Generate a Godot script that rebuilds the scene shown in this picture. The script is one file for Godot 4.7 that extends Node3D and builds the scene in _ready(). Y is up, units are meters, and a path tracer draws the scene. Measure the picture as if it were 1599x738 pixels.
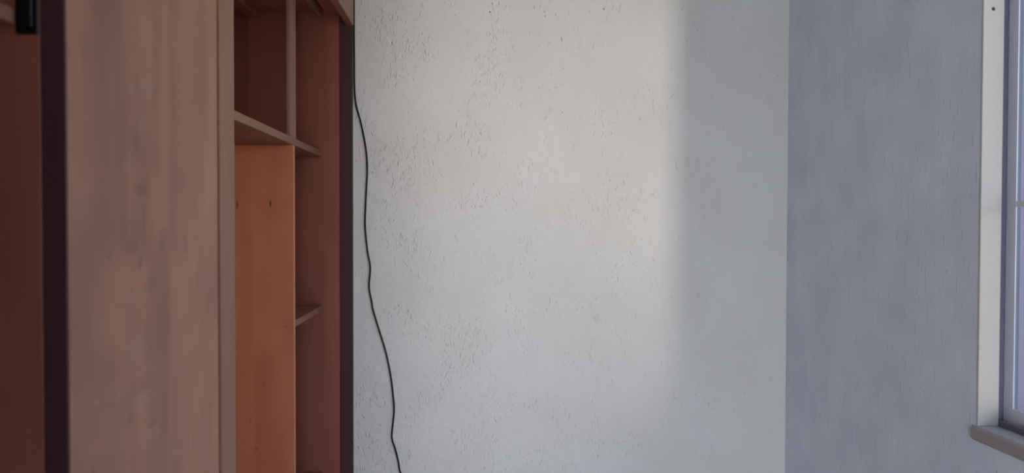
extends Node3D
# A room corner: an open-fronted brown cabinet on the left wall, a white plaster wall with a hanging cable,
# and a grey wall with a window on the right. The camera stands at x = z = 0 and looks along -z.

const XR := 1.1456       # face of the right wall
const ZB := -2.8         # face of the back wall
const XL := -0.95        # face of the left wall
const ZR := 2.2          # face of the rear wall
const HC := 2.62         # ceiling height
const XF := -0.4124      # front plane of the cabinet
const XS := -0.5165      # front plane of its shelves
const WZ0 := -1.7126     # far jamb of the window
const WZ1 := 0.12       # near jamb of the window
const VZ0 := 0.31        # far and near jamb of the added second window, past an added pier
const VZ1 := 0.88
const WY0 := 1.0375      # sill
const WY1 := 2.3         # head

var M := {}
var rng := RandomNumberGenerator.new()


func _ready() -> void:
	rng.seed = 11
	camera()
	sky_and_lights()
	materials()
	room()
	window("window_1", WZ0, WZ1, "cream-lined metal window in the grey-blue wall")
	window("window_2", VZ0, VZ1, "unseen narrow metal window added past a pier to shape the light")  # added with its pier to shape light reaching the cabinet
	outdoors()
	cabinet()
	cable()


func camera() -> void:
	var c := Camera3D.new()
	c.name = "camera"
	add_child(c)
	c.position = Vector3(0, 1.5, 0)
	c.rotation_degrees = Vector3(-1.16, -3.0, 0.12)
	c.fov = rad_to_deg(2.0 * atan(369.0 / 1230.0))
	c.near = 0.05
	c.far = 100.0
	var a := CameraAttributesPhysical.new()
	a.frustum_focal_length = 40.0
	a.frustum_focus_distance = 2.6
	a.exposure_aperture = 7.0
	c.attributes = a
	c.current = true


func sky_and_lights() -> void:
	var sky := ProceduralSkyMaterial.new()
	sky.sky_top_color = Color(0.50, 0.58, 0.72)
	sky.sky_horizon_color = Color(0.86, 0.87, 0.88)
	sky.ground_bottom_color = Color(0.30, 0.30, 0.30)
	sky.ground_horizon_color = Color(0.5, 0.52, 0.55)
	sky.energy_multiplier = 1.6
	var e := Environment.new()
	e.background_mode = Environment.BG_SKY
	e.sky = Sky.new()
	e.sky.sky_material = sky
	e.tonemap_mode = Environment.TONE_MAPPER_LINEAR
	e.tonemap_exposure = 4.0
	e.sdfgi_enabled = true
	e.ssao_enabled = true
	e.ssil_enabled = true
	var w := WorldEnvironment.new()
	w.name = "environment"
	w.environment = e
	add_child(w)
	# unseen area light added in the gate gap to throw the jamb shadow
	var gap := AreaLight3D.new()
	gap.name = "added_side_light"
	gap.area_size = Vector2(0.44, 2.5)
	gap.light_color = Color(1.0, 0.94, 0.86)
	gap.light_energy = 3.5
	gap.area_range = 20.0
	gap.area_attenuation = 2.0
	gap.shadow_enabled = true
	add_child(gap)
	gap.position = Vector3(2.93, 1.25, 2.98)
	gap.look_at(Vector3(0.2, 1.35, -2.8))
	# low fill light added in the doorway opening behind the camera
	var door := AreaLight3D.new()
	door.name = "rear_fill"
	door.area_size = Vector2(0.8, 1.1)
	door.light_color = Color(0.93, 0.965, 1.0)
	door.light_energy = 1.2
	door.area_range = 20.0
	door.area_attenuation = 2.0
	door.shadow_enabled = true
	add_child(door)
	door.position = Vector3(-0.08, 0.6, ZR + 0.1)


# ---------------------------------------------------------------- helpers

func start() -> SurfaceTool:
	var st := SurfaceTool.new()
	st.begin(Mesh.PRIMITIVE_TRIANGLES)
	return st


func quad(st: SurfaceTool, a: Vector3, b: Vector3, c: Vector3, d: Vector3, n: Vector3, grain: int, uv0: Vector2) -> void:
	var p := [a, b, c, d]
	if (b - a).cross(c - a).dot(n) > 0.0:
		p = [a, d, c, b]
	for i in [0, 1, 2, 0, 2, 3]:
		st.set_normal(n)
		var v: Vector3 = p[i]
		st.set_uv(uv_of(v, n, grain) - uv0)
		st.add_vertex(v)


func uv_of(v: Vector3, n: Vector3, grain: int) -> Vector2:
	# v runs along the grain axis, u across it
	var ax := n.abs().max_axis_index()
	if ax == grain:
		return Vector2(v[(grain + 1) % 3], v[(grain + 2) % 3])
	var across := 3 - ax - grain
	return Vector2(v[across], v[grain])


func box(st: SurfaceTool, lo: Vector3, hi: Vector3, bevel := 0.0012, grain := 1, uv0 := Vector2.ZERO) -> void:
	# a box with chamfered edges
	var l := Vector3(minf(lo.x, hi.x), minf(lo.y, hi.y), minf(lo.z, hi.z))
	var h := Vector3(maxf(lo.x, hi.x), maxf(lo.y, hi.y), maxf(lo.z, hi.z))
	var b := bevel
	for ax in 3:
		var u := (ax + 1) % 3
		var w := (ax + 2) % 3
		for s in [0, 1]:
			var n := Vector3.ZERO
			n[ax] = 1.0 if s == 1 else -1.0
			var c := []
			for k in [[0, 0], [1, 0], [1, 1], [0, 1]]:
				var v := Vector3.ZERO
				v[ax] = h[ax] if s == 1 else l[ax]
				v[u] = h[u] - b if k[0] == 1 else l[u] + b
				v[w] = h[w] - b if k[1] == 1 else l[w] + b
				c.append(v)
			quad(st, c[0], c[1], c[2], c[3], n, grain, uv0)
	if b <= 0.0:
		return
	for ax in 3:
		var u := (ax + 1) % 3
		var w := (ax + 2) % 3
		for su in [-1, 1]:
			for sw in [-1, 1]:
				var a := Vector3.ZERO
				var d := Vector3.ZERO
				a[ax] = l[ax] + b
				d[ax] = h[ax] - b
				var a2 := a
				var d2 := d
				var ue: float = h[u] if su == 1 else l[u]
				var we: float = h[w] if sw == 1 else l[w]
				a[u] = ue; d[u] = ue
				a[w] = we - sw * b; d[w] = we - sw * b
				a2[u] = ue - su * b; d2[u] = ue - su * b
				a2[w] = we; d2[w] = we
				var n := Vector3.ZERO
				n[u] = su
				n[w] = sw
				quad(st, a, d, d2, a2, n.normalized(), grain, uv0)
	for sx in [-1, 1]:
		for sy in [-1, 1]:
			for sz in [-1, 1]:
				var s := Vector3(sx, sy, sz)
				var corner := Vector3(h.x if sx == 1 else l.x, h.y if sy == 1 else l.y, h.z if sz == 1 else l.z)
				var p := []
				for ax in 3:
					var v := corner - s * b
					v[ax] = corner[ax]
					p.append(v)
				if (p[1] - p[0]).cross(p[2] - p[0]).dot(s) > 0.0:
					p.reverse()
				for v in p:
					st.set_normal(s.normalized())
					st.set_uv(uv_of(v, s + Vector3(0.01, 0, 0), grain) - uv0)
					st.add_vertex(v)


func obj(called: String, st: SurfaceTool, m: Material, parent: Node = self, label := "") -> MeshInstance3D:
	var o := MeshInstance3D.new()
	o.name = called
	o.mesh = st.commit()
	o.material_override = m
	o.cast_shadow = GeometryInstance3D.SHADOW_CASTING_SETTING_ON
	parent.add_child(o, true)
	if label:
		o.set_meta("label", label)
	return o


func board(called: String, lo: Vector3, hi: Vector3, m: Material, parent: Node = self, grain := 1, bevel := 0.0012, label := "") -> MeshInstance3D:
	var st := start()
	box(st, lo, hi, bevel, grain)
	return obj(called, st, m, parent, label)


func structure(o: Node, label: String, category: String) -> void:
	o.set_meta("kind", "structure")
	o.set_meta("label", label)
	o.set_meta("category", category)


func thing(called: String, label: String, category: String) -> Node3D:
	var o := Node3D.new()
	o.name = called
	add_child(o)
	o.set_meta("label", label)
	o.set_meta("category", category)
	return o


# ---------------------------------------------------------------- textures

func noise_image(w: int, h: int, freq: float, sd: int, octaves := 3) -> Image:
	var n := FastNoiseLite.new()
	n.seed = sd
	n.noise_type = FastNoiseLite.TYPE_SIMPLEX_SMOOTH
	n.frequency = freq
	n.fractal_octaves = octaves
	var im := n.get_seamless_image(w, h)
	im.convert(Image.FORMAT_L8)
	return im


func stretched(w: int, h: int, small_h: int, freq: float, sd: int, octaves := 3) -> PackedByteArray:
	var im := noise_image(w, small_h, freq, sd, octaves)
	im.resize(w, h, Image.INTERPOLATE_CUBIC)
	return im.get_data()


func wood_texture(w: int, h: int, dark: Color, light: Color, sd: int, marks := []) -> ImageTexture:
	# fine vertical figure, broad streaks and a slow blotch; marks are [u, v, half width, half height, tone, strength]
	var fine := stretched(w, h, maxi(16, h / 16), 0.06, sd, 3)
	var broad := stretched(w, h, maxi(16, h / 12), 0.009, sd + 1, 2)
	var blotch := noise_image(w, h, 0.006, sd + 2, 4).get_data()
	var im := Image.create(w, h, false, Image.FORMAT_RGB8)
	for y in h:
		for x in w:
			var i := y * w + x
			var t := 0.10 * fine[i] / 255.0 + 0.55 * broad[i] / 255.0 + 0.35 * blotch[i] / 255.0
			var c := dark.lerp(light, clampf((t - 0.5) * 1.35 + 0.5, 0.0, 1.0))
			im.set_pixel(x, y, c)
	for k in marks:
		var hx := int(k[2] * w) + 1
		var hy := int(k[3] * h) + 1
		var cx := int(k[0] * w)
		var cy := int(k[1] * h)
		for y in range(maxi(0, cy - hy), mini(h, cy + hy + 1)):
			for x in range(maxi(0, cx - hx), mini(w, cx + hx + 1)):
				var r := Vector2((x - cx) / float(hx), (y - cy) / float(hy)).length()
				var a: float = clampf(1.0 - r, 0.0, 1.0) * k[5] * (0.45 + 1.1 * fine[y * w + x] / 255.0)
				im.set_pixel(x, y, im.get_pixel(x, y).lerp(k[4], clampf(a, 0.0, 1.0)))
	return ImageTexture.create_from_image(im)


func stroke(f: PackedFloat32Array, w: int, h: int, x: float, y: float, long: float, wide: float, lean: float, high: float) -> void:
	# one trowelled ridge: steep on both sides, fading at its ends
	var n := int(ceil(long))
	var r := int(ceil(wide)) + 1
	for k in n + 1:
		var t := k / float(maxi(n, 1))
		var env := high * sin(PI * clampf(t, 0.03, 0.97))
		var yy := posmod(int(y + k), h)
		var xc := x + lean * k
		var x0 := int(floor(xc))
		for dx in range(-r, r + 1):
			var d := absf(x0 + dx - xc) / wide
			if d < 1.0:
				var i := yy * w + posmod(x0 + dx, w)
				f[i] += env * (1.0 - d * d)


func plaster_relief() -> ImageTexture:
	# 1.8 m x 1.8 m of trowelled plaster: clusters of short, mostly upright ridges, sparser towards the window corner
	var s := 1280
	var f := PackedFloat32Array()
	f.resize(s * s)
	var where := FastNoiseLite.new()
	where.seed = 5
	where.frequency = 0.006
	where.fractal_octaves = 3
	for k in 24000:
		var x := rng.randf() * s
		var y := rng.randf() * s
		var thin := clampf(1.25 - 1.25 * x / s, 0.10, 1.0)
		var d := clampf(0.28 + 1.7 * where.get_noise_2d(x, y), 0.03, 1.0) * thin
		if rng.randf() > d:
			continue
		var long := 3.0 + 16.0 * pow(rng.randf(), 1.8)
		stroke(f, s, s, x, y, long, 1.1 + 0.9 * rng.randf(), rng.randfn(-0.05, 0.28), (0.15 + 0.85 * pow(rng.randf(), 1.6)) * (1.0 if rng.randf() < 0.75 else -1.0))
	var slow := noise_image(s, s, 0.02, 9, 4).get_data()
	var im := Image.create(s, s, false, Image.FORMAT_L8)
	var b := PackedByteArray()
	b.resize(s * s)
	for i in s * s:
		b[i] = clampi(int(90.0 + 60.0 * clampf(f[i], -1.2, 1.8) + 0.22 * slow[i]), 0, 255)
	return ImageTexture.create_from_image(Image.create_from_data(s, s, false, Image.FORMAT_L8, b))


func plaster_colour() -> ImageTexture:
	# dry white paint with faint clouding and the few dark nail holes near the top
	var s := 1280
	var slow := noise_image(s, s, 0.004, 21, 4).get_data()
	var im := Image.create(s, s, false, Image.FORMAT_RGB8)
	for y in s:
		for x in s:
			var t := slow[y * s + x] / 255.0
			im.set_pixel(x, y, Color(0.905, 0.90, 0.885).lerp(Color(0.93, 0.93, 0.925), t))
	# wall point (x, y) sits at u = (x + 0.6) / 1.8, v = (2.4 - y) / 1.8
	for k in HOLES:
		var cx: float = (k[0] + 0.6) / 1.8 * s
		var cy: float = (2.4 - k[1]) / 1.8 * s
		for dy in range(-9, 10):
			for dx in range(-4, 5):
				var r := Vector2(dx / k[2], dy / k[3]).length()
				if r < 1.0:
					var p := Vector2i(int(cx) + dx, int(cy) + dy)
					if p.x >= 0 and p.y >= 0 and p.x < s and p.y < s:
						im.set_pixelv(p, im.get_pixelv(p).lerp(Color(0.22, 0.2, 0.19), (1.0 - r * r) * k[4]))
	return ImageTexture.create_from_image(im)


# nail holes and chips in the plaster: x, y in metres, half width and half height in texels, strength
const HOLES := [
	[0.4728, 2.2533, 2.0, 2.6, 0.95], [0.0669, 2.2356, 2.4, 2.8, 0.80], [0.3010, 2.2302, 1.6, 1.8, 0.70], [0.2599, 2.2409, 1.4, 4.0, 0.50], [0.2623, 2.2251, 1.6, 3.0, 0.50], [0.0759, 2.2650, 1.5, 4.5, 0.45], [0.0985, 2.2676, 1.3, 7.0, 0.40], [0.2235, 2.2538, 1.4, 4.0, 0.45], [0.1235, 2.2567, 1.5, 4.0, 0.35], [0.3251, 1.8859, 1.5, 3.0, 0.35], [0.6062, 1.8656, 1.3, 5.0, 0.35],
]


func streak_relief(w: int, h: int) -> ImageTexture:
	# brush marks down the painted wall
	var f := PackedFloat32Array()
	f.resize(w * h)
	for k in 3200:
		stroke(f, w, h, rng.randf() * w, rng.randf() * h, 4.0 + 34.0 * pow(rng.randf(), 2.4), 1.0 + 1.2 * rng.randf(), rng.randfn(0.0, 0.03), absf(rng.randfn(0.0, 0.55)))
	var soft := stretched(w, h, maxi(16, h / 12), 0.05, 33, 3)
	var slow := noise_image(w, h, 0.01, 34, 3).get_data()
	var b := PackedByteArray()
	b.resize(w * h)
	for i in w * h:
		b[i] = clampi(int(60.0 + 45.0 * clampf(f[i], -1.2, 1.6) + 0.05 * soft[i] + 0.2 * slow[i]), 0, 255)
	return ImageTexture.create_from_image(Image.create_from_data(w, h, false, Image.FORMAT_L8, b))


func grey_wall_colour(w: int, h: int) -> ImageTexture:
	# grey-blue paint, unevenly brushed, with darker rubbed patches
	var soft := stretched(w, h, maxi(16, h / 8), 0.03, 41, 3)
	var slow := noise_image(w, h, 0.012, 42, 4).get_data()
	var im := Image.create(w, h, false, Image.FORMAT_RGB8)
	for y in h:
		for x in w:
			var i := y * w + x
			var t := 0.2 * soft[i] / 255.0 + 0.8 * slow[i] / 255.0
			im.set_pixel(x, y, Color(0.795, 0.845, 0.925).lerp(Color(0.88, 0.925, 0.99), clampf((t - 0.5) * 1.2 + 0.5, 0, 1)))
	return ImageTexture.create_from_image(im)


func mat(c: Color, rough := 0.6, spec := 0.5, tex: Texture2D = null) -> StandardMaterial3D:
	var m := StandardMaterial3D.new()
	m.albedo_color = c
	m.roughness = rough
	m.metallic_specular = spec
	m.albedo_texture = tex
	return m


func materials() -> void:
	# walls
	var p := mat(Color.WHITE, 0.75, 0.35, plaster_colour())
	p.heightmap_enabled = true
	p.heightmap_texture = plaster_relief()
	p.heightmap_scale = 1.1
	p.uv1_scale = Vector3(1.0 / 1.8, -1.0 / 1.8, 1)
	p.uv1_offset = Vector3(0.6 / 1.8, 2.4 / 1.8, 0)
	M.plaster = p
	var g := mat(Color.WHITE, 0.24, 0.65, grey_wall_colour(512, 512))
	g.heightmap_enabled = true
	g.heightmap_texture = streak_relief(1024, 1024)
	g.heightmap_scale = 0.6
	g.uv1_scale = Vector3(1.0 / 1.6, -1.0 / 1.6, 1)
	M.grey_wall = g
	M.white_paint = mat(Color(0.88, 0.875, 0.86), 0.8, 0.3)
	M.floor = mat(Color(0.72, 0.68, 0.62), 0.5, 0.4)
	# woods
	var light := Color(0.64, 0.43, 0.31)
	var dark := Color(0.55, 0.345, 0.24)
	var grain := wood_texture(512, 512, dark, light, 101)
	M.wood = wood(grain, Vector3(1.9, 1.1, 1), 0.36)
	M.edge_wood = wood(wood_texture(256, 256, Color(0.54, 0.375, 0.295), Color(0.60, 0.43, 0.34), 131), Vector3(3.0, 1.4, 1), 0.5, 0.4)
	M.dark_wood = wood(wood_texture(256, 256, Color(0.275, 0.15, 0.16), Color(0.315, 0.175, 0.18), 151), Vector3(3.0, 1.4, 1), 0.6)
	M.red_wood = wood(wood_texture(512, 512, Color(0.58, 0.325, 0.25), Color(0.64, 0.375, 0.29), 171), Vector3(1.9, 1.1, 1), 0.45)
	var pale := Color(0.70, 0.63, 0.61)
	var smoke := Color(0.40, 0.31, 0.31)
	M.door = wood(wood_texture(512, 1024, Color(0.59, 0.405, 0.335), Color(0.735, 0.515, 0.40), 191, DOOR_MARKS.map(func(k): return [k[0], k[1], k[2], k[3], pale if k[4] > 0 else smoke, k[5]])), Vector3(-1.0 / 0.49, -1.0 / 0.9, 1), 0.5, 0.4)
	var knot := Color(0.30, 0.13, 0.08)
	M.divider = wood(wood_texture(256, 1024, Color(0.76, 0.465, 0.31), Color(0.83, 0.53, 0.37), 211, [
		[0.375, 0.160, 0.0154, 0.0138, knot, 0.90], [0.728, 0.156, 0.0154, 0.0138, knot, 0.85], [0.887, 0.483, 0.0105, 0.0034, knot, 0.60], [0.500, 0.730, 0.0210, 0.0103, knot, 0.30], [0.652, 0.636, 0.0210, 0.0086, knot, 0.30], [0.567, 0.807, 0.0281, 0.0103, knot, 0.25],
	]), Vector3(1.0 / 0.27, -1.0 / 1.1, 1), 0.5)
	# metal and glass
	M.cream = mat(Color(0.655, 0.64, 0.625), 0.55, 0.4)
	M.alu = mat(Color(0.84, 0.85, 0.90), 0.3, 0.8)
	M.track = mat(Color(0.45, 0.44, 0.53), 0.6, 0.4)
	M.dark_stile_back = mat(Color(0.30, 0.34, 0.42), 0.6, 0.4)  # dark tone for the stile rear, keeps the pane dim
	M.sill = mat(Color(0.65, 0.63, 0.62), 0.6, 0.4)
	M.black = mat(Color(0.06, 0.055, 0.06), 0.45, 0.4)
	M.steel = mat(Color(0.12, 0.12, 0.15), 0.5, 0.4)
	var gl := StandardMaterial3D.new()
	gl.transparency = BaseMaterial3D.TRANSPARENCY_ALPHA
	gl.albedo_color = Color(0.85, 0.92, 1.0, 0.06)
	gl.roughness = 0.03
	M.glass = gl
	M.neighbour_top = mat(Color(0.22, 0.29, 0.42), 0.8, 0.3)
	M.neighbour_low = mat(Color(0.31, 0.33, 0.38), 0.8, 0.3)
	M.concrete = mat(Color(0.45, 0.45, 0.45), 0.9, 0.2)


# scuffs and handling marks on the closed door panel: u, v, half width, half height, +1 pale / -1 dark, strength
const DOOR_MARKS := [
	[0.403, 0.312, 0.0575, 0.0241, 1, 0.30], [0.314, 0.325, 0.0221, 0.0124, 1, 0.40], [0.377, 0.372, 0.0394, 0.0275, 1, 0.30], [0.341, 0.396, 0.0380, 0.0270, -1, 0.25], [0.292, 0.425, 0.0365, 0.0158, 1, 0.28], [0.374, 0.458, 0.0481, 0.0128, -1, 0.38], [0.307, 0.536, 0.0526, 0.0142, -1, 0.32], [0.359, 0.560, 0.0153, 0.0127, -1, 0.45], [0.385, 0.502, 0.0110, 0.0322, -1, 0.30], [0.335, 0.599, 0.0384, 0.0126, 1, 0.28], [0.185, 0.546, 0.0161, 0.0083, -1, 0.30], [0.511, 0.535, 0.0452, 0.0254, -1, 0.25], [0.443, 0.590, 0.0512, 0.0246, -1, 0.18], [0.681, 0.543, 0.0257, 0.0252, -1, 0.22], [0.340, 0.678, 0.0872, 0.0234, 1, 0.26], [0.377, 0.731, 0.0998, 0.0128, -1, 0.20], [0.357, 0.756, 0.0805, 0.0200, 1, 0.28], [0.239, 0.729, 0.0278, 0.0086, 1, 0.25], [0.292, 0.769, 0.0368, 0.0123, -1, 0.20], [0.415, 0.805, 0.0855, 0.0206, 1, 0.30], [0.428, 0.793, 0.0512, 0.0075, -1, 0.25], [0.116, 0.724, 0.0090, 0.0024, 1, 1.00], [0.713, 0.864, 0.0212, 0.0213, 1, 0.40], [0.516, 0.786, 0.0254, 0.0685, -1, 0.22], [0.686, 0.709, 0.0526, 0.0422, 1, 0.20], [0.066, 0.468, 0.0324, 0.0702, 1, 0.14], [0.738, 0.412, 0.0773, 0.0646, 1, 0.12], [0.119, 0.639, 0.0355, 0.0482, 1, 0.10], [0.197, 0.678, 0.0257, 0.0335, -1, 0.15], [0.544, 0.653, 0.0254, 0.0892, -1, 0.15], [0.099, 0.808, 0.0085, 0.0127, -1, 0.50], [0.570, 0.857, 0.0782, 0.0301, 1, 0.15],
]


func wood(tex: Texture2D, s: Vector3, rough: float, spec := 0.5) -> StandardMaterial3D:
	var m := mat(Color.WHITE, rough, spec, tex)
	m.uv1_scale = s
	return m


# ---------------------------------------------------------------- the room

func room() -> void:
	structure(board("floor", Vector3(XL - 0.2, -0.15, ZB - 0.2), Vector3(XR + 0.16, 0.0, ZR + 0.2), M.floor, self, 2, 0.0), "pale floor of the room", "floor")
	structure(board("ceiling", Vector3(XL - 0.2, HC, ZB - 0.2), Vector3(XR + 0.16, HC + 0.15, ZR + 0.2), M.white_paint, self, 2, 0.0), "white ceiling of the room", "ceiling")
	structure(board("wall_back", Vector3(XL - 0.2, 0.0, ZB - 0.2), Vector3(XR, HC, ZB), M.plaster, self, 1, 0.0), "white trowelled plaster wall with small upright ridges", "wall")
	structure(board("wall_left", Vector3(XL - 0.2, 0.0, ZB), Vector3(XL, HC, ZR), M.white_paint, self, 1, 0.0), "white wall behind the brown cabinet", "wall")
	var rear := start()
	box(rear, Vector3(XL - 0.2, 0.0, ZR), Vector3(-0.45, HC, ZR + 0.2), 0.0)
	box(rear, Vector3(0.45, 0.0, ZR), Vector3(XR, HC, ZR + 0.2), 0.0)
	box(rear, Vector3(-0.45, 2.2, ZR), Vector3(0.45, HC, ZR + 0.2), 0.0)  # the doorway opening is added to bring in frontal fill
	structure(obj("wall_rear", rear, M.white_paint), "white wall with an added open doorway, facing the plaster wall", "wall")
	# the right wall, whole but for the window opening; its arrises are rounded off a little
	var st := start()
	var xo := XR + 0.16
	var xm := XR + 0.0476
	for k in [[XR, xm, 0.004, 0.003], [xm, xo, 0.03, 0.0]]:
		for z in [[ZB - 0.2, WZ0 - k[2]], [WZ1 + k[2], VZ0 - k[2]], [VZ1 + k[2], ZR + 0.2]]:  # the pier between the openings is added to shade the cabinet interior
			box(st, Vector3(k[0], 0, z[0]), Vector3(k[1], HC, z[1]), k[3])
	for z in [[WZ0, WZ1], [VZ0, VZ1]]:
		box(st, Vector3(XR, 0, z[0] - 0.006), Vector3(xo, WY0 - 0.034, z[1] + 0.006), 0.0)
		box(st, Vector3(XR, WY1 + 0.004, z[0] - 0.006), Vector3(xo, HC, z[1] + 0.006), 0.0)
	structure(obj("wall_right", st, M.grey_wall), "grey-blue painted wall with brush marks beside the window", "wall")


func window(called: String, za: float, zb: float, label: String) -> void:
	var w := Node3D.new()
	w.name = called
	add_child(w)
	structure(w, label, "window")
	var xa := XR + 0.0476   # the lining ends, the channel begins
	var xb := XR + 0.0655   # face of the sash
	var xc := XR + 0.090    # back of the sash
	var xd := XR + 0.125
	var t := 0.0039
	# lining: two jambs and a head, painted cream, with a dark screw
	var jamb := board("jamb", Vector3(XR - 0.002, WY0, za - t), Vector3(xa, WY1, za), M.cream, w, 1, 0.0015)
	var screw := start()
	disc(screw, Vector3(XR + 0.021, 1.975, za), 0.0042, 0.0015)
	obj("screw", screw, M.steel, jamb, "dark screw head near the top of the cream jamb")
	board("jamb", Vector3(XR - 0.002, WY0, zb), Vector3(xa, WY1, zb + t), M.cream, w, 1, 0.0015)
	board("head", Vector3(XR - 0.002, WY1, za - t), Vector3(xa, WY1 + t, zb + t), M.cream, w, 2, 0.0015)
	# sill with a nose that stands out of the wall and a horn past the jamb
	board("sill", Vector3(XR - 0.007, WY0 - 0.034, za - 0.024), Vector3(XR + 0.16, WY0, zb + 0.024), M.sill, w, 2, 0.006)
	# the channel that the sash sits in
	var tr := start()
	box(tr, Vector3(xa, WY0, za - 0.03), Vector3(xd, WY1, za - 0.012), 0.0)
	box(tr, Vector3(xa, WY0, zb + 0.012), Vector3(xd, WY1, zb + 0.03), 0.0)
	box(tr, Vector3(xa, WY1, za - 0.03), Vector3(xd, WY1 + 0.003, zb + 0.03), 0.0)
	obj("channel", tr, M.track, w, "dark channel behind the lining")
	board("track", Vector3(xa, WY0, za - 0.012), Vector3(xa + 0.006, WY0 + 0.014, zb + 0.012), M.track, w, 2, 0.001)
	# the sash: stiles and rails with a slim inner lip, a glazing bar and two panes set right behind the lip
	var s := Node3D.new()
	s.name = "sash"
	w.add_child(s, true)
	var y0 := WY0 + 0.002
	var y1 := WY1 - 0.002
	var lip := xb + 0.0025
	for k in [[za - 0.011, za + 0.021, za + 0.002], [zb + 0.011, zb - 0.021, zb - 0.002]]:
		var st := start()
		box(st, Vector3(xb, y0, k[0]), Vector3(lip, y1, k[1]), 0.0008)
		var stile := obj("stile", st, M.alu, s)
		board("dark_stile_back", Vector3(lip + 0.001, y0, k[0]), Vector3(xc, y1, k[2]), M.dark_stile_back, stile, 1, 0.0)  # rear of the stile, coloured dark so lit metal does not brighten the pane
	for k in [[y0, y0 + 0.042, y0 + 0.015], [y1, y1 - 0.042, y1 - 0.015]]:
		var st := start()
		box(st, Vector3(xb, k[0], za + 0.021), Vector3(lip, k[1], zb - 0.021), 0.0008, 2)
		box(st, Vector3(lip + 0.001, k[0], za + 0.002), Vector3(xc, k[2], zb - 0.002), 0.0008, 2)
		obj("rail", st, M.alu, s)
	board("glazing_bar", Vector3(xb + 0.0002, 1.5325, za + 0.021), Vector3(lip, 1.546, zb - 0.021), M.alu, s, 2, 0.0008)
	for q in [[y0 + 0.015, 1.5393], [1.5393, y1 - 0.015]]:
		var st := start()
		var xm := lip + 0.0005
		quad(st, Vector3(xm, q[0], za), Vector3(xm, q[0], zb), Vector3(xm, q[1], zb), Vector3(xm, q[1], za), Vector3(-1, 0, 0), 1, Vector2.ZERO)
		obj("pane", st, M.glass, s)


func disc(st: SurfaceTool, at: Vector3, r: float, high: float) -> void:
	# a low domed head that faces +z
	var n := 14
	for k in n:
		var a := TAU * k / n
		var b := TAU * (k + 1) / n
		var top := at + Vector3(0, 0, high)
		var p := at + Vector3(cos(a) * r, sin(a) * r, 0)
		var q := at + Vector3(cos(b) * r, sin(b) * r, 0)
		for v in [top, q, p]:
			st.set_normal((Vector3(0, 0, 1) + (v - at) / r * 0.5).normalized())
			st.set_uv(Vector2(v.x, v.y))
			st.add_vertex(v)


func outdoors() -> void:
	# side passage added to shape the window light: paving, dark house, gate with gap
	structure(board("side_passage", Vector3(XR + 0.16, -0.3, -7.0), Vector3(5.2, -0.15, 5.0), M.concrete, self, 2, 0.0), "concrete side passage added outside the window", "passage")
	var n := thing("added_house", "blue-grey house wall added outside, kept dark for a dim pane", "building")  # added; dark colours keep the view through the pane dim
	board("wall", Vector3(4.6, 1.9, -7.0), Vector3(4.9, 4.2, -1.2), M.neighbour_top, n, 1, 0.0)
	board("plinth", Vector3(4.57, -0.15, -7.0), Vector3(4.9, 1.9, -1.2), M.neighbour_low, n, 1, 0.0, "greyer lower wall")
	var e := thing("passage_wall", "blue-grey end wall of the passage outside the window", "wall")
	board("wall", Vector3(XR + 0.16, 1.9, -7.2), Vector3(4.9, 4.2, -7.0), M.neighbour_top, e, 1, 0.0)
	board("plinth", Vector3(XR + 0.16, -0.15, -7.23), Vector3(4.9, 1.9, -6.97), M.neighbour_low, e, 1, 0.0, "greyer lower wall")
	structure(board("shading_roof", Vector3(XR + 0.165, 4.2, -7.2), Vector3(4.9, 4.3, -1.2), M.concrete, self, 2, 0.0), "concrete roof slab added to shade the far end of the side passage", "roof")  # added overhead to shade the house wall behind the pane
	var f := thing("added_low_wall", "low grey wall added beyond the house, kept low to let sky light in", "wall")  # unseen, kept low so sky light reaches the plaster
	board("wall", Vector3(4.62, -0.15, -1.2), Vector3(4.8, 1.75, 3.2), M.neighbour_low, f, 1, 0.0)
	board("coping", Vector3(4.58, 1.75, -1.2), Vector3(4.84, 1.81, 3.2), M.concrete, f, 1, 0.004)
	var g := thing("added_gate", "grey gate wall added around the narrow gap of the side light", "gate")  # unseen, added to frame the area light in its gap
	board("leaf", Vector3(XR + 0.16, -0.15, 3.05), Vector3(2.70, 2.6, 3.11), M.neighbour_low, g, 1, 0.0)
	board("leaf", Vector3(3.16, -0.15, 3.05), Vector3(4.56, 2.6, 3.11), M.neighbour_low, g, 1, 0.0)


# ---------------------------------------------------------------- the cabinet

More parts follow.
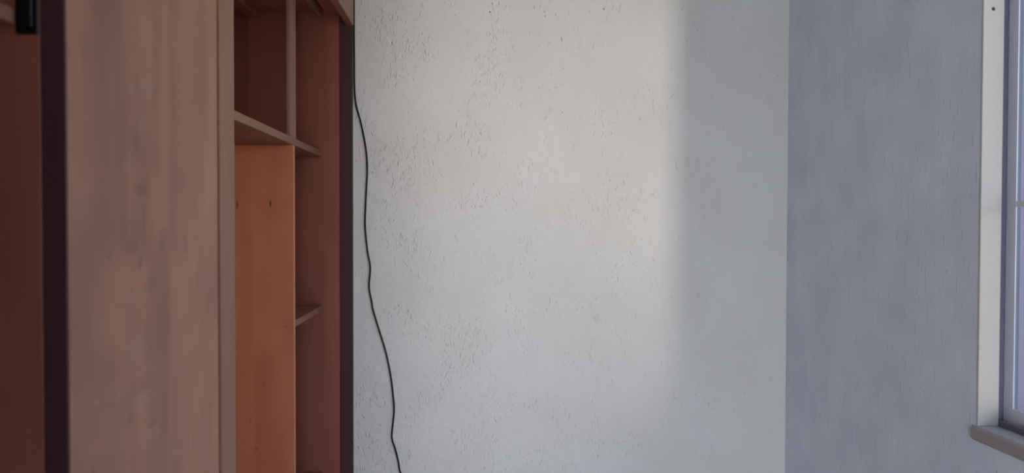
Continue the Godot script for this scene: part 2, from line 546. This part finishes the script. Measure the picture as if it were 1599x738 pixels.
func cabinet() -> void:
	var c := thing("wall_cabinet", "tall brown wood cabinet with open shelves and a closed panel", "cabinet")
	var back := XL + 0.004
	# carcass: uprights that stand across the depth
	for u in [[-0.83, -0.85, -0.4381], [-2.776, -2.797, -0.4571]]:
		var m: Material = M.red_wood
		var up := board("upright", Vector3(back, 0.0, u[0]), Vector3(u[2], 2.31, u[1]), m, c)
		board("edge_strip", Vector3(u[2], 0.0, u[0] + 0.0005), Vector3(XF - 0.0004, 2.31, u[0] - 0.0025 if u[0] > -2 else u[1]), M.dark_wood, up, 1, 0.0012, "dark stained front strip")
	board("upright", Vector3(back, 0.0, -1.385), Vector3(XF - 0.02, 2.31, -1.4030), M.red_wood, c)
	board("upright", Vector3(back, 0.0, -0.58), Vector3(XF, 2.31, -0.60), M.red_wood, c)  # unseen end, moved in to narrow the bay and dim it
	# unseen open leaf, added to keep light off the near upright
	var leaf := start()
	box(leaf, Vector3(0, 0.10, -0.009), Vector3(0.43, 2.16, 0.009), 0.0012)
	var lo := obj("shading_leaf", leaf, M.wood, c, "unseen cabinet leaf added to shade the near bay")
	lo.position = Vector3(XF + 0.008, 0, -0.575)
	lo.rotation.y = -atan2(0.37, 0.21)
	# back panel and plinth
	board("back_panel", Vector3(back - 0.003, 0.0, -2.79), Vector3(back, 2.31, -0.58), M.red_wood, c, 1, 0.0)
	board("plinth", Vector3(XF - 0.035, 0.0, -2.776), Vector3(XF - 0.017, 0.09, -0.60), M.dark_wood, c, 2)
	# closed front: the wide panel, a gap, and the stile beside the open bays
	var d := start()
	box(d, Vector3(XF - 0.018, 0.10, -0.8330), Vector3(XF, 2.16, -1.309), 0.0012, 1, Vector2(-0.8305, 1.95))
	obj("door_panel", d, M.door, c, "wide scuffed brown panel")
	board("stile", Vector3(XF - 0.020, 0.0, -1.3255), Vector3(XF, 2.175, -1.4034), M.edge_wood, c, 1, 0.0015)
	# divider under the long shelf
	var v := start()
	box(v, Vector3(back, 0.09, -2.3302), Vector3(XS, 1.719, -2.3500), 0.001, 1, Vector2(-0.78, 1.719))
	obj("divider", v, M.divider, c, "warm orange-brown board")
	# shelves
	shelf(c, 1.7193, 1.7402, -1.4030, -2.776)
	shelf(c, 1.1844, 1.2039, -2.3500, -2.776)
	shelf(c, 0.60, 0.62, -2.3500, -2.776)
	shelf(c, 0.09, 0.11, -1.4030, -2.776)
	board("shelf", Vector3(back, 1.6975, -0.60), Vector3(-0.4617, 1.7135, -0.83), M.edge_wood, c, 2)
	board("shelf", Vector3(back, 0.95, -0.60), Vector3(-0.4617, 0.968, -0.83), M.red_wood, c, 2)
	# slim post that stands on the long shelf
	board("post", Vector3(XS - 0.010, 1.7402, -2.285), Vector3(XS, 2.2188, -2.3677), M.edge_wood, c, 1, 0.0012)
	# top: board, battens under it and the cornice along the front
	board("top_board", Vector3(back, 2.31, -0.58), Vector3(XF - 0.001, 2.33, -2.797), M.red_wood, c, 2)
	board("soffit", Vector3(back, 2.2188, -1.4030), Vector3(XS, 2.236, -2.776), M.red_wood, c, 2)
	board("batten", Vector3(-0.77, 2.196, -1.4030), Vector3(-0.735, 2.2188, -2.776), M.red_wood, c, 2)
	board("batten", Vector3(XS - 0.016, 2.2050, -2.3677), Vector3(XS, 2.2188, -2.776), M.edge_wood, c, 2)
	board("front_rail", Vector3(XF - 0.085, 2.2088, -0.85), Vector3(XF - 0.021, 2.235, -2.776), M.red_wood, c, 2)
	board("cornice", Vector3(XF - 0.021, 2.1755, -0.58), Vector3(XF + 0.0055, 2.345, -2.7752), M.wood, c, 2, 0.002)
	# dark hinge plate on the near upright
	var hinge := start()
	box(hinge, Vector3(-0.4610, 1.688, -0.8300), Vector3(-0.4385, 1.765, -0.8270), 0.001)
	box(hinge, Vector3(-0.4560, 1.694, -0.8270), Vector3(-0.4430, 1.760, -0.8235), 0.001)
	obj("hinge", hinge, M.black, c, "black hinge plate")


func shelf(c: Node3D, y0: float, y1: float, z0: float, z1: float) -> void:
	board("shelf", Vector3(XL + 0.004, y0, z0), Vector3(XS, y1, z1), M.edge_wood, c, 2, 0.001)


# ---------------------------------------------------------------- the cable

func cable() -> void:
	var pts := PackedVector3Array()
	for p in [[-0.4085, 2.33], [-0.4085, 2.25], [-0.4085, 2.172], [-0.4080, 2.09]]:
		pts.append(Vector3(p[0], p[1], ZB + 0.006))
	for p in CABLE:
		pts.append(Vector3(p[0], p[1], ZB + 0.0065))
	pts.append(Vector3(-0.215, 0.55, ZB + 0.006))
	pts.append(Vector3(-0.20, 0.40, ZB + 0.006))
	var curve := Curve3D.new()
	for i in pts.size():
		var a: Vector3 = pts[maxi(i - 1, 0)]
		var b: Vector3 = pts[mini(i + 1, pts.size() - 1)]
		var t := (b - a) / 6.0
		curve.add_point(pts[i], -t, t)
	curve.bake_interval = 0.006
	var path := curve.get_baked_points()
	var st := start()
	var n := 10
	var r := 0.0031
	for i in path.size() - 1:
		var f0 := (path[mini(i + 1, path.size() - 1)] - path[maxi(i - 1, 0)]).normalized()
		var f1 := (path[mini(i + 2, path.size() - 1)] - path[i]).normalized()
		for k in n:
			var q := []
			for e in [[path[i], f0, k], [path[i], f0, k + 1], [path[i + 1], f1, k + 1], [path[i + 1], f1, k]]:
				var side: Vector3 = e[1].cross(Vector3(0, 0, 1)).normalized()
				var ang: float = TAU * e[2] / n
				var o: Vector3 = side * cos(ang) + side.cross(e[1]).normalized() * sin(ang)
				q.append([e[0] + o * r, o])
			var order := [0, 1, 2, 0, 2, 3]
			if (q[1][0] - q[0][0]).cross(q[2][0] - q[0][0]).dot(q[0][1]) > 0.0:
				order = [0, 2, 1, 0, 3, 2]
			for j in order:
				st.set_normal(q[j][1])
				st.set_uv(Vector2(k / float(n), i * 0.01))
				st.add_vertex(q[j][0])
	var o := obj("cable", st, M.black)
	o.set_meta("label", "thin black cable hanging down the white plaster wall beside the cabinet")
	o.set_meta("category", "cable")


const CABLE := [
	[-0.4048, 1.9275], [-0.3832, 1.8337], [-0.3671, 1.7442], [-0.3632, 1.6746], [-0.3657, 1.6206], [-0.3708, 1.5081], [-0.3696, 1.4586], [-0.3625, 1.3896], [-0.3532, 1.3334], [-0.3573, 1.2668], [-0.3480, 1.2102], [-0.3427, 1.1808], [-0.3192, 1.1014], [-0.2993, 1.0355], [-0.2823, 0.9513], [-0.2734, 0.8793], [-0.2701, 0.8306], [-0.2735, 0.7873], [-0.2780, 0.7463], [-0.2765, 0.7212], [-0.2662, 0.6891], [-0.2556, 0.6456], [-0.2475, 0.6043],
]
